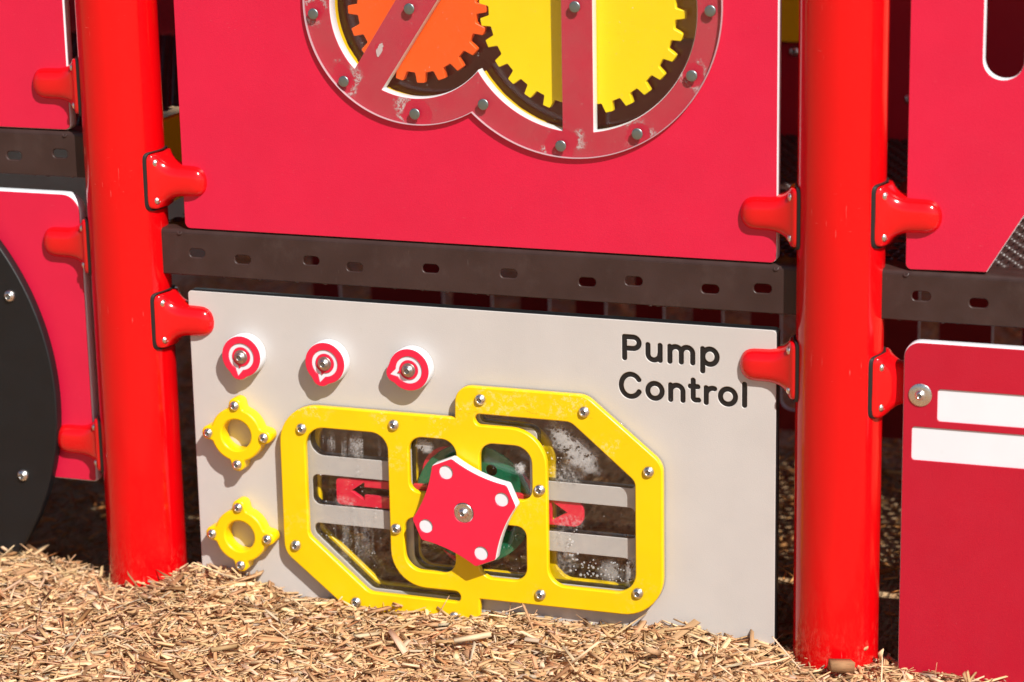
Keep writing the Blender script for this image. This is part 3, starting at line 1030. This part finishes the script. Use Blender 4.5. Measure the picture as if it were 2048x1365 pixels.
# clear cover over the front with the cloudy film beneath it
COV = two_circles((0.5182, 0.9755), 0.1825, (0.7673, 0.9851), 0.2324)
cv = thing('clear_cover', 'clear figure eight cover riveted over the gear windows', 'cover', (0.6426, -0.0110, 0.9755))
sheet('acrylic_sheet', [COV], -0.0172, 0.0056, 0.0006, M['plain_pane'], cv)
t = NT('frosted_cut_edge')
t.set(Base_Color=(0.62, 0.42, 0.46, 1), Roughness=0.35, Alpha=0.75)
M['frost'] = t.m
sheet('sawn_edge', [scaled(COV, 0.0010), scaled(COV, -0.0004)], -0.0174, 0.0060, 0.0004, M['frost'], cv)
RV = [(0.3519, 0.9589), (0.5111, 0.9707), (0.3989, 0.8561), (0.5152, 0.8100), (0.6274, 0.8290), (0.7753, 0.9805), (0.7504, 0.7707), (0.8707, 0.7940), (0.9548, 0.8838), (0.9828, 0.9799)]
M['film'] = film_material([(a - 0.6426, b - 0.9755, r) for a, b, r in ((0.7504, 0.7707, 0.028), (0.5152, 0.8100, 0.026), (0.8707, 0.7940, 0.020), (0.3960, 0.8590, 0.022), (0.9548, 0.8838, 0.018), (0.3519, 0.962, 0.018), (0.458, 0.908, 0.008))])
sheet('cloudy_film', [scaled(COV, -0.0008)] + gear_windows(0.0002), -0.01125, 0.0004, 0.0, M['film'], cv)
for a, b in RV:
    put('rivet', RIVET, a, -0.0172, b, cv)
for k in range(5):
    a = R(20 + k * 26)
    put('rivet', RIVET, 0.7671 + 0.207 * math.cos(a), -0.0172, 0.9810 + 0.207 * math.sin(a), cv)

def gear_loop(c, tip, root, n, ph):
    out = []
    p = 2 * math.pi / n
    for i in range(n):
        a = ph + i * p
        for da, r in ((-0.31, root), (-0.27, root + 0.0015), (-0.185, tip - 0.0012), (-0.150, tip), (0, tip), (0.150, tip), (0.185, tip - 0.0012), (0.27, root + 0.0015), (0.31, root), (0.5, root)):
            out.append((c[0] + r * math.cos(a + da * p), c[1] + r * math.sin(a + da * p)))
    return out
t = thing('gear', 'orange toothed gear behind the left gear window', 'gear', (0.5104, 0.014, 0.9665), 'toothed gears')
sheet('gear_plate', [gear_loop((0.5104, 0.9665), 0.1137, 0.0980, 20, R(-88.0)), circle(0.5104, 0.9665, 0.008, 24)], 0.0125, 0.0125, 0.0012, M['orange_gear'], t)
t = thing('gear', 'larger yellow toothed gear behind the right gear window', 'gear', (0.7745, 0.014, 0.9758), 'toothed gears')
sheet('gear_plate', [gear_loop((0.7745, 0.9758), 0.1620, 0.1473, 30, R(-110.5)), circle(0.7745, 0.9758, 0.008, 24)], 0.0125, 0.0125, 0.0012, M['yellow_gear'], t)

# ------------------------------------------------------------------ pump control panel
CX, CZ = 0.5896, 0.1838
# lettering as round-ended strokes: polylines in millimetres, cut as grooves into the beige skin
def arc(cx, cz, rx, rz, a0, a1, n=18):
    return [(cx + rx * math.cos(R(a0 + (a1 - a0) * i / n)), cz + rz * math.sin(R(a0 + (a1 - a0) * i / n))) for i in range(n + 1)]
SW = 3.95
STROKES = [
    [(845.4, 445.3), (845.4, 478.8)], [(845.4, 478.8), (858.5, 478.8)] + arc(858.8, 469.8, 9.6, 9.0, 90, -90) + [(845.4, 460.8)],                      # P
    [(882.3, 468.6), (882.3, 455.0)] + arc(891.6, 454.6, 9.3, 9.4, 180, 360), [(901.4, 468.6), (901.4, 445.2)],                                          # u
    [(916.7, 468.4), (916.7, 445.0)], arc(925.6, 459.8, 8.9, 8.7, 180, 0) + [(934.5, 445.0)], arc(943.4, 459.8, 8.9, 8.7, 180, 0) + [(952.3, 445.0)],    # m
    [(967.8, 468.4), (967.8, 433.6)], arc(979.0, 456.6, 11.1, 11.9, 0, 360, 36),                                                                          # p
    arc(855.0, 402.3, 15.3, 17.6, 34, 328, 36),                                                                                                            # C
    arc(893.0, 396.4, 11.3, 11.8, 0, 360, 36),                                                                                                             # o
    [(917.7, 407.9), (917.7, 384.8)], arc(927.3, 398.4, 9.7, 9.5, 180, 0) + [(937.0, 384.8)],                                                             # n
    [(953.0, 418.0), (953.0, 391.0)] + arc(957.2, 391.2, 4.2, 4.2, 180, 270) + [(961.4, 387.2)], [(948.6, 408.2), (960.3, 408.2)],                        # t
    [(973.3, 407.6), (973.3, 384.4)], arc(983.4, 397.4, 10.1, 10.0, 180, 88) + [(986.3, 407.0)],                                                          # r
    arc(1007.0, 396.3, 11.6, 11.9, 0, 360, 36),                                                                                                            # o
    [(1032.7, 417.8), (1032.7, 384.6)],                                                                                                                    # l
]

def stroke_loops(strokes, w, step=0.45):
    """contours (metres) of everything closer than w to the strokes"""
    A = np.concatenate([np.array(s)[:-1] for s in strokes])
    B = np.concatenate([np.array(s)[1:] for s in strokes])
    lo = np.minimum(A.min(0), B.min(0)) - w - 2
    hi = np.maximum(A.max(0), B.max(0)) + w + 2
    xs = np.arange(lo[0], hi[0], step)
    zs = np.arange(lo[1], hi[1], step)
    G = np.stack(np.meshgrid(xs, zs, indexing='ij'), -1)
    D = np.full(G.shape[:2], 1e9)
    for a, b in zip(A, B):
        ab = b - a
        L2 = max((ab ** 2).sum(), 1e-9)
        pa = G - a
        k = np.clip((pa @ ab) / L2, 0, 1)
        D = np.minimum(D, np.hypot(pa[..., 0] - k * ab[0], pa[..., 1] - k * ab[1]))
    F = D - w
    ins = F < 0
    seg = {}
    def cross(i, j, i2, j2):
        f0, f1 = F[i, j], F[i2, j2]
        return ('h' if j == j2 else 'v', i, j)
    pos = {}
    def P(i, j, i2, j2):
        key = (min(i, i2), min(j, j2), 0 if j == j2 else 1)
        if key not in pos:
            f0, f1 = F[i, j], F[i2, j2]
            k = f0 / (f0 - f1)
            pos[key] = ((xs[i] + (xs[i2] - xs[i]) * k) / 1000, (zs[j] + (zs[j2] - zs[j]) * k) / 1000)
        return key
    s = ins[:-1, :-1].astype(int) + ins[1:, :-1] + ins[1:, 1:] + ins[:-1, 1:]
    adj = {}
    for i, j in zip(*np.nonzero((s > 0) & (s < 4))):
        c = [(i, j), (i + 1, j), (i + 1, j + 1), (i, j + 1)]
        pts = []
        for q in range(4):
            a, b = c[q], c[(q + 1) % 4]
            if ins[a] != ins[b]:
                pts.append(P(*a, *b))
        prs = [(pts[0], pts[1])] if len(pts) == 2 else [(pts[0], pts[1]), (pts[2], pts[3])]
        for p, q in prs:
            adj.setdefault(p, []).append(q)
            adj.setdefault(q, []).append(p)
    loops = []
    seen = set()
    for k0 in list(adj):
        if k0 in seen:
            continue
        loop = [k0]
        seen.add(k0)
        cur = k0
        while True:
            nx_ = [q for q in adj[cur] if q not in seen]
            if not nx_:
                break
            cur = nx_[0]
            seen.add(cur)
            loop.append(cur)
        if len(loop) > 8:
            pts = [pos[q] for q in loop]
            keep = [pts[0]]
            for q in pts[1:]:
                if math.hypot(q[0] - keep[-1][0], q[1] - keep[-1][1]) > 0.00030:
                    keep.append(q)
            loops.append(keep)
    return loops
STROKES = [[(842 + (x - 842) * 1.0075 + 0.2, z) for x, z in st] for st in STROKES]
LET = stroke_loops(STROKES, SW)

def rel(pts):
    return [(CX + p[0] * 1.0055 / 1000, CZ + p[1] * 1.0055 / 1000, (p[2] if len(p) > 2 else 0) / 1000) for p in pts]
def rot180(pts):
    return [(-p[0], -p[1]) + tuple(p[2:]) for p in pts]

# openings in the beige board behind the window: three on the left, mirrored by half a turn on the right
# the middle of the board is one round-cornered cut-out that the two wings run into
wing = [(-273.5, 114, 30), (-112, 114, 6), (-112, 61.5, 3), (-273.5, 61.5, 24)]
ch = [(-272, 28.8, 10), (-112, 28.8, 2), (-112, -21.5, 2), (-272, -21.5, 13)]
low = [(-271, -53, 10), (-112, -53, 3), (-112, -110, 20), (-112, -136, 14), (-18, -140, 8), (-18, -156, 7), (-172.5, -155.0, 22), (-271, -69.5, 18)]
ctr = [(-99, -113, 24), (99, -113, 24), (99, 113, 24), (-99, 113, 24)]
BOARD = [rounded(rel(w)) for w in (wing, ch, low)] + [rounded(rel(rot180(w))) for w in (wing, ch, low)] + [rounded(rel(ctr))]

t = thing('pump_control_panel', 'beige panel engraved Pump Control with knobs, rings and a yellow window', 'panel', (CX, 0, 0))
PP = t
bx0, bx1, bz0, bz1 = 0.1090, 1.0842, -0.16, 0.5058
sheet('front_skin', [rect(bx0, bx1 - 0.0010, bz0, bz1 - 0.0010, 0.006)] + LET + BOARD, -0.0100, 0.0024, 0.0009, M['beige'], t)
sheet('core', [rect(bx0, bx1, bz0, bz1, 0.007)] + [scaled(b, -0.0002) for b in BOARD], -0.0076, 0.0176, 0.0012, M['black_core'], t)

# yellow window frame
OUT = [(-17.5, 148, 3), (-16, 201, 31), (197.2, 200.8, 34), (319.0, 102, 32), (319.0, -148, 66), (19, -148, 4)]
OUTL = rounded(rel(OUT + rot180(OUT)), 10)
WL = [(-275, 112.8, 34), (-132.6, 112.4, 28), (-132.8, -139, 62), (-15.2, -139, 9), (-15.2, -157.5, 9), (-172.6, -156.5, 22), (-275, -70, 16)]
WLR = [(-268.5, 112.8, 34), (-132.6, 112.4, 28), (-132.8, -139, 62), (-15.2, -139, 8), (-15.2, -153.5, 7), (-169.5, -151.5, 22), (-268.5, -66, 16)]
TLq = [(-97, 111.3, 24), (-17, 111.3, 24), (-17, 20.5, 16), (-97, 20.5, 16)]
TRq = [(22, 110.9, 24), (108.3, 110.9, 28), (108.3, 22.5, 20), (22, 22.5, 16)]
HOLES = [rounded(rel(q)) for q in (WL, rot180(WL), TLq, rot180(TLq), TRq, rot180(TRq))]
f = thing('window_frame', 'thick bright yellow bolted window frame in the Pump Control panel', 'window frame', (CX, -0.0100, CZ))
sheet('frame_body', [OUTL] + HOLES, -0.0278, 0.0118, 0.0020, M['yellow_worn'], f)
sheet('clear_pane', [scaled(OUTL, 0.0006), circle(CX, CZ, 0.012, 32)], -0.0158, 0.0054, 0.0005, M['pump_pane'], f)
sheet('rear_frame', [OUTL] + [rounded(rel(q)) for q in (WLR, rot180(WLR), ctr)], 0.0103, 0.0105, 0.0018, M['yellow'], f)
sheet('rear_pane', [scaled(OUTL, 0.0004), circle(CX, CZ, 0.012, 32)], 0.0212, 0.0050, 0.0005, M['plain_pane'], f)
BP = [(-280.9, 110.1), (-120.6, 129.5), (-299.2, -89.0), (-122.0, -43.7), (-196.5, -176.3), (-26.5, -182.8)]
for a, b in BP:
    put('bolt', BOLT, CX + a / 1000, -0.0278, CZ + b / 1000, f)
    put('bolt', BOLT, CX - a / 1000, -0.0278, CZ - b / 1000, f)
# droplets on the inside of the pane
bm = bmesh.new()
def drops(n, x0, x1, z0, z1, r0, r1):
    for i in range(n):
        r = rng.uniform(r0, r1) * (1 if rng.random() < 0.8 else 1.5)
        bmesh.ops.create_icosphere(bm, subdivisions=2, radius=r, matrix=Matrix.Translation((rng.uniform(x0, x1), -0.0061, rng.uniform(z0, z1))) @ Matrix.Diagonal((1, 0.75, 1, 1)))
drops(60, 0.165, 0.272, -0.100, -0.066, 0.0009, 0.0017)
drops(14, 0.145, 0.180, -0.066, -0.020, 0.0010, 0.0018)
drops(75, -0.262, -0.150, -0.125, -0.056, 0.0005, 0.0010)
drops(40, -0.262, -0.150, -0.050, 0.060, 0.0004, 0.0009)
drops(22, 0.120, 0.16, 0.06, 0.125, 0.0006, 0.0013)
drops(18, 0.03, 0.10, -0.10, -0.03, 0.0005, 0.0009)
drops(20, -0.098, -0.03, -0.105, -0.03, 0.0005, 0.001)
bmesh.ops.translate(bm, vec=(0, 0.0002, 0), verts=bm.verts)
me = bpy.data.meshes.new('droplets')
bm.to_mesh(me)
bm.free()
smooth(me, 180)
link('droplets', me, f, mats=M['drop'])['kind'] = 'stuff'

# sliding red arrow bar in the middle channel
sl = thing('arrow_slider', 'red sliding bar with cut out arrows behind the yellow window', 'slider', (CX, 0.0, CZ))
bar = [(-233, 26.0, 9), (184.5, 26.0, 17), (184.5, -20.0, 17), (-233, -20.0, 9)]
arL = [(-207, 5.0), (-184, 21.0), (-184, 12.8), (-120, 12.8), (-120, -0.8), (-184, -0.8), (-184, -9.0)]
arR = [(158, 2.5), (132, 19.0), (132, -13.0)]
sheet('slider_bar', [rounded(rel(bar)), rounded(rel(arL)), rounded(rel(arR))], -0.0060, 0.0085, 0.0010, M['red_knob'], sl)

# star handle, axle and the discs it turns
h = thing('star_handle', 'red and white four pointed turning handle in the window centre', 'handle', (0.5929, -0.04, 0.1862))
HX, HZ = 0.5929, 0.1862
ax = math.atan2(-64.0, 27.8)
RH = 69.8
def handle_loop(d=0.0):
    out = []
    for q in range(4):
        a = ax + q * math.pi / 2
        u = Vector((math.cos(a), math.sin(a)))
        v = Vector((-u.y, u.x))
        apex = 88.0 - d
        out.append((u * apex - v * 18.2, 6))
        out.append((u * apex + v * 18.2, 6))
        b = a + math.pi / 4
        w = Vector((math.cos(b), math.sin(b)))
        s0 = u * apex + v * 18.2
        u2 = Vector((math.cos(a + math.pi / 2), math.sin(a + math.pi / 2)))
        v2 = Vector((-u2.y, u2.x))
        s1 = u2 * apex - v2 * 18.2
        for k in range(1, 12):
            f_ = k / 12
            p = s0.lerp(s1, f_)
            out.append((p - w * (5.6 * 4 * f_ * (1 - f_)) , 0))
    pts = [(HX + p.x / 1000, HZ + p.y / 1000, r / 1000) for p, r in out]
    return rounded(pts, 6)
HO = []
for q in range(4):
    a = ax + q * math.pi / 2
    HO.append(circle(HX + 0.0700 * math.cos(a), HZ + 0.0700 * math.sin(a), 0.0112, 32))
sheet('core', [handle_loop()], -0.0510, 0.0180, 0.0014, M['white_core'], h)
sheet('face', [handle_loop(0.9)] + HO + [circle(HX, HZ, 0.0165, 32)], -0.0532, 0.0023, 0.0009, M['red_knob'], h)
put('bolt', HBOLT, HX, -0.0512, HZ, h)
def cyl(name, r, y0, y1, mat, parent):
    me = lathe_mesh(name, [(0, 0), (r, 0), (r, y1 - y0), (0, y1 - y0)], 32)
    o = link(name, me, parent, (0, y1 - parent.location.y, 0), mats=mat)
    return o
cyl('axle', 0.0105, -0.0335, 0.024, M['steel_dull'], h)
gcirc = [circle(CX, CZ + 0.001, 0.0985, 96)]
for q in range(4):
    a = R(62 + 90 * q)
    gcirc.append(circle(CX + 0.066 * math.cos(a), CZ + 0.066 * math.sin(a), 0.0095, 24))
sheet('drive_disc', gcirc, 0.0010, 0.0040, 0.0008, M['green'], h)
lob = []
for i in range(96):
    a = 2 * math.pi * i / 96
    lob.append((CX + (0.091 + 0.016 * math.cos(3 * a - R(40))) * math.cos(a), CZ + (0.091 + 0.016 * math.cos(3 * a - R(40))) * math.sin(a)))
sheet('cam_disc', [lob, circle(CX, CZ, 0.079, 72)], 0.0055, 0.0040, 0.0008, M['red_knob'], h)

# dial knobs
def knob(x, z, ang, label):
    k = thing('dial_knob', label, 'knob', (x, -0.01, z), 'red and white dial knobs')
    R0 = 0.0345
    def body(r):
        d = (math.cos(ang), math.sin(ang))
        out = []
        c2 = 0.0232
        r2 = r - R0 + 0.0168
        # disc, shoulders, then the rounded pointer lobe
        for i in range(57):
            a = ang + R(29) + (2 * math.pi - R(58)) * i / 56
            out.append((x + r * math.cos(a), z + r * math.sin(a)))
        lobe = []
        for i in range(15):
            a = ang - R(56) + R(112) * i / 14
            lobe.append((x + d[0] * c2 + r2 * math.cos(a), z + d[1] * c2 + r2 * math.sin(a)))
        return out + lobe
    sheet('core', [body(R0)], -0.0310, 0.0205, 0.0012, M['white_core'], k)
    g0, g1 = 0.0158, 0.0220
    pts = []
    tip = 0.0330
    n = 44
    for i in range(n + 1):
        a = ang + R(17) + (2 * math.pi - R(34)) * i / n
        pts.append((x + g1 * math.cos(a), z + g1 * math.sin(a)))
    pts.append((x + tip * math.cos(ang), z + tip * math.sin(ang)))
    inner = circle(x, z, g0, 36)
    # pointer notch runs back towards the hub
    hub = []
    for i in range(37):
        a = ang + R(11) + (2 * math.pi - R(22)) * i / 36
        hub.append((x + g0 * math.cos(a), z + g0 * math.sin(a)))
    hub.append((x + 0.0205 * math.cos(ang), z + 0.0205 * math.sin(ang)))
    sheet('face', [scaled(body(R0), -0.0010), pts, hub], -0.0328, 0.0019, 0.0007, M['red_knob'], k)
    put('knob_bolt', KBOLT, x, -0.0325, z, k)
knob(0.2095, 0.4070, math.atan2(-34.0, -7.0), 'leftmost red dial knob, pointer down, above the yellow ring')
knob(0.3555, 0.4066, math.atan2(-33.5, -10.0), 'middle red dial knob of the row, pointer down')
knob(0.4988, 0.4065, math.atan2(-9.5, -33.0), 'right red dial knob with its pointer turned sideways to the left')

# yellow port rings
def ring(x, z, label):
    k = thing('port_ring', label, 'ring', (x, -0.01, z), 'yellow port rings')
    lp = []
    for i in range(240):
        a = 2 * math.pi * i / 240
        best = 0.0452
        for q in range(4):
            b = q * math.pi / 2
            # ray against the ear circle
            cx, cz, rr = 0.0494 * math.cos(b), 0.0494 * math.sin(b), 0.0122
            pr = cx * math.cos(a) + cz * math.sin(a)
            pp = rr * rr - (cx * cx + cz * cz - pr * pr)
            if pp > 0 and pr > 0:
                best = max(best, pr + math.sqrt(pp))
        lp.append((a, best))
    # soften the shoulders
    for _ in range(3):
        lp = [(lp[i][0], (lp[i - 1][1] + lp[i][1] + lp[(i + 1) % 240][1]) / 3) for i in range(240)]
    lp = [(x + r * math.cos(a), z + r * math.sin(a)) for a, r in lp]
    sheet('ring_body', [lp, circle(x, z, 0.0255, 56)], -0.0370, 0.0268, 0.0030, M['yellow'], k)
    for q in range(4):
        b = q * math.pi / 2
        put('bolt', BOLT_S, x + 0.0494 * math.cos(b), -0.0370, z + 0.0494 * math.sin(b), k)
ring(0.1960, 0.2758, 'upper yellow bolted ring left of the window frame')
ring(0.1939, 0.1032, 'lower yellow bolted ring just above the wood chips')

# a few large single chips lying on top
def chunk(x, y, dz, L, W, T, yawc, tilt, col, label):
    me = chips_mesh('wood_chunk', np.array([x]), np.array([y]), np.array([L]), np.array([W]), np.array([T]), np.array([dz]), 0.01)
    co = np.empty(24, np.float32)
    me.vertices.foreach_get('co', co)
    base = np.array([(-1, -.9, -1), (-1, .9, -1), (-1, .8, 1), (-1, -.9, 1), (1, -1, -1), (1, .8, -1), (.9, .9, .9), (1, -.8, 1)], float) * 0.5 * np.array([L, W, T])
    mt = Matrix.Rotation(yawc, 3, 'Z') @ Matrix.Rotation(tilt, 3, 'Y')
    V = np.array([tuple(mt @ Vector(v)) for v in base])
    me.vertices.foreach_set('co', V.astype(np.float32).ravel())
    me.attributes['chip_color'].data.foreach_set('color', np.tile(np.r_[col, 1.0], 8).astype(np.float32))
    me.update()
    o = link('wood_chunk', me, None, (x, y, float(gh(x, y)) + dz))
    tag(o, label, 'wood chunk', 'large wood pieces')
chunk(1.205, -0.085, 0.026, 0.036, 0.022, 0.015, 0.55, 0.10, (0.34, 0.18, 0.085), 'brown wood block lying against the foot of the right post')
chunk(0.640, -0.150, 0.024, 0.058, 0.013, 0.006, 0.5, -0.12, (0.68, 0.52, 0.33), 'pale flat wood piece in front of the lower window frame')
chunk(0.930, -0.150, 0.024, 0.036, 0.014, 0.008, 1.3, 0.5, (0.50, 0.31, 0.17), 'stubby tan wood piece in front of the right end of the frame')
chunk(0.290, -0.300, 0.024, 0.050, 0.010, 0.005, 1.0, 0.1, (0.42, 0.27, 0.13), 'long tan sliver in the chips below the left ring')
print('objects', len(bpy.data.objects))
